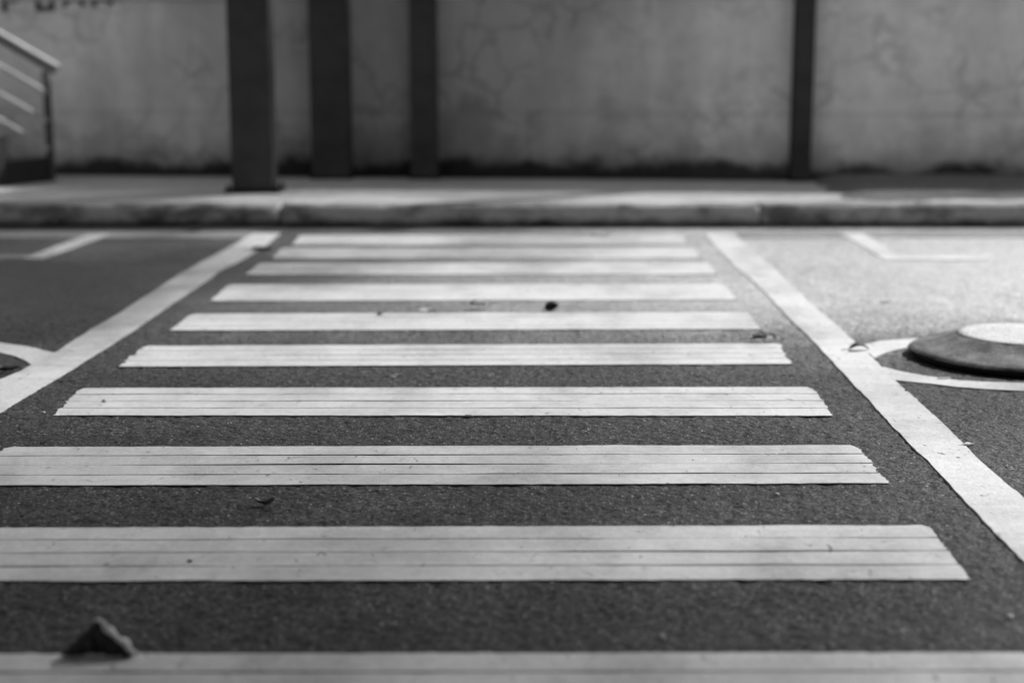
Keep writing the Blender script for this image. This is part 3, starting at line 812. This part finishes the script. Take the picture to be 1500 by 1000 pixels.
def make_tree(loc, height, crown_sel, label, count, seed, lsz=.048):
    root = empty('shade_tree', loc)
    tag(root, label, 'tree', 'unseen trees added for their shade')
    bm = bmesh.new(); r2 = random.Random(seed)
    def limb(a, b, ra, rb_):
        prev = None; n = 6
        for i in range(n + 1):
            f = i / n; q = a.lerp(b, f) + Vector((n1(f * 3, seed, 1), n1(f * 3, seed, 2), 0)) * .25 * math.sin(f * 3.14)
            r_ = ra + (rb_ - ra) * f
            ring = [bm.verts.new((q.x + r_ * math.cos(t), q.y + r_ * math.sin(t), q.z)) for t in [x_ * .7854 for x_ in range(8)]]
            if prev:
                for k in range(8): bm.faces.new((prev[k], prev[(k + 1) % 8], ring[(k + 1) % 8], ring[k]))
            prev = ring
    limb(Vector((0, 0, -.1)), Vector((.1, .1, height * .55)), .19, .12)
    for k in range(7):
        a = k * .9 + seed; limb(Vector((.1, .1, height * .5)), Vector((math.cos(a) * 2.1, math.sin(a) * 2.1, height * (.7 + .25 * r2.random()))), .08, .02)
    from_bm('trunk', bm, BARK, root)
    V = []; Fc = []
    for q in crown_sel:
        c_ = q - Vector(loc)
        s_ = lsz * (.7 + .6 * r2.random())
        ax = Vector((r2.gauss(0, 1), r2.gauss(0, 1), r2.gauss(0, 1))).normalized()
        t1 = ax.orthogonal().normalized(); t2 = ax.cross(t1)
        b0 = len(V)
        V += [c_ - t1 * s_ * 1.3, c_ + t2 * s_ * .6, c_ + t1 * s_ * 1.3, c_ - t2 * s_ * .6]
        Fc.append((b0, b0 + 1, b0 + 2, b0 + 3))
    me = bpy.data.meshes.new('crown'); me.from_pydata([tuple(v) for v in V], [], Fc); me.materials.append(LEAFG)
    o = bpy.data.objects.new('crown', me); COL.objects.link(o); o.parent = root
ov = []  # overhead crown added out of view to block sky light from the foreground
while len(ov) < 34000:
    q = Vector((rnd.uniform(-1, 1), rnd.uniform(-1, 1), rnd.uniform(-1, 1)))
    if q.length > 1 or q.length < .35: continue
    p_ = Vector((-1.4 + q.x * 4.2, .1 + q.y * 2.6, 3.35 + q.z * 1.7))
    if noise.noise(p_ * .9) < -.22: continue
    ov.append(p_)
make_tree((-4.6, -.3, 0), 5.2, ov, 'unseen leafy tree added overhead at the near left to cut sky light', 0, 9, .075)
# unseen leaf screen added behind the viewpoint to cut sky light
hd = empty('shade_hedge', (-1, -2.6, 0)); tag(hd, 'dense leaf screen added unseen behind the camera to cut sky light', 'shade_hedge')
hl = []
while len(hl) < 22000:
    q = Vector((rnd.uniform(-6.5, 5.5), rnd.uniform(-.7, .7), rnd.uniform(.05, 3.0)))
    if q.z > 2.7 + .3 * n1(q.x, 1, 1): continue
    hl.append(q)
V = []; Fc = []
for c_ in hl:
    ax = Vector((rnd.gauss(0, 1), rnd.gauss(0, 1), rnd.gauss(0, 1))).normalized(); t1 = ax.orthogonal().normalized(); t2 = ax.cross(t1); b0 = len(V)
    V += [c_ - t1 * .09, c_ + t2 * .045, c_ + t1 * .09, c_ - t2 * .045]; Fc.append((b0, b0 + 1, b0 + 2, b0 + 3))
me = bpy.data.meshes.new('foliage'); me.from_pydata([tuple(v) for v in V], [], Fc); me.materials.append(LEAFG)
o = bpy.data.objects.new('foliage', me); COL.objects.link(o); o.parent = hd
bm = bmesh.new()
for k in range(9):
    bevel_box(bm, (-6 + k * 1.4, 0, 1.0), (.07, .07, 2.0), .01)
from_bm('stems', bm, BARK, hd)['kind'] = 'stuff'
# sample leaves along the sun's path over the stretch of road in view
pts = []
cot = 1 / math.tan(SUN_EL); sh = Vector((math.sin(SUN_AZ) * cot, math.cos(SUN_AZ) * cot, 1))
leaf_area = .042 ** 2 * 1.3 * .6 * 2 * 1.05 * .5         # mean projected area of one leaf
gx0, gx1, gy0, gy1 = -6.2, 4.2, 1.9, 12.7
A = (gx1 - gx0) * (gy1 - gy0) * math.sin(SUN_EL)
cs = .1
for iy in range(int((gy1 - gy0) / cs)):
    for ix in range(int((gx1 - gx0) / cs)):
        x_ = gx0 + (ix + .5) * cs; y_ = gy0 + (iy + .5) * cs
        tau = min(TAU, -math.log(max(.02, Tf(*to_px(x_, y_)))))
        if x_ < -4.1 and y_ > 10.6: tau = .4
        nf = tau * cs * cs * math.sin(SUN_EL) / leaf_area
        for k in range(int(nf + rnd.random())):
            zz = rnd.uniform(6.2, 9.2)
            pts.append(Vector((x_ + rnd.uniform(-cs / 2, cs / 2), y_ + rnd.uniform(-cs / 2, cs / 2), 0)) + sh * zz)
print('shade leaves', len(pts))
T1 = (11.5, 15.2, 0); T2 = (10.5, 19.5, 0); T3 = (15.0, 18.0, 0)
sel = {0: [], 1: [], 2: []}
for q in pts:
    k = min(range(3), key=lambda i: (q.x - (T1, T2, T3)[i][0]) ** 2 + (q.y - (T1, T2, T3)[i][1]) ** 2)
    sel[k].append(q)
for k, (t, lab) in enumerate(((T1, 'added shade tree nearest the wall, out past the right edge'), (T2, 'added shade tree set furthest back beyond the wall'), (T3, 'added shade tree furthest to the right beyond the wall'))):
    make_tree(t, 8.5, sel[k], lab, 0, k + 1, .042)
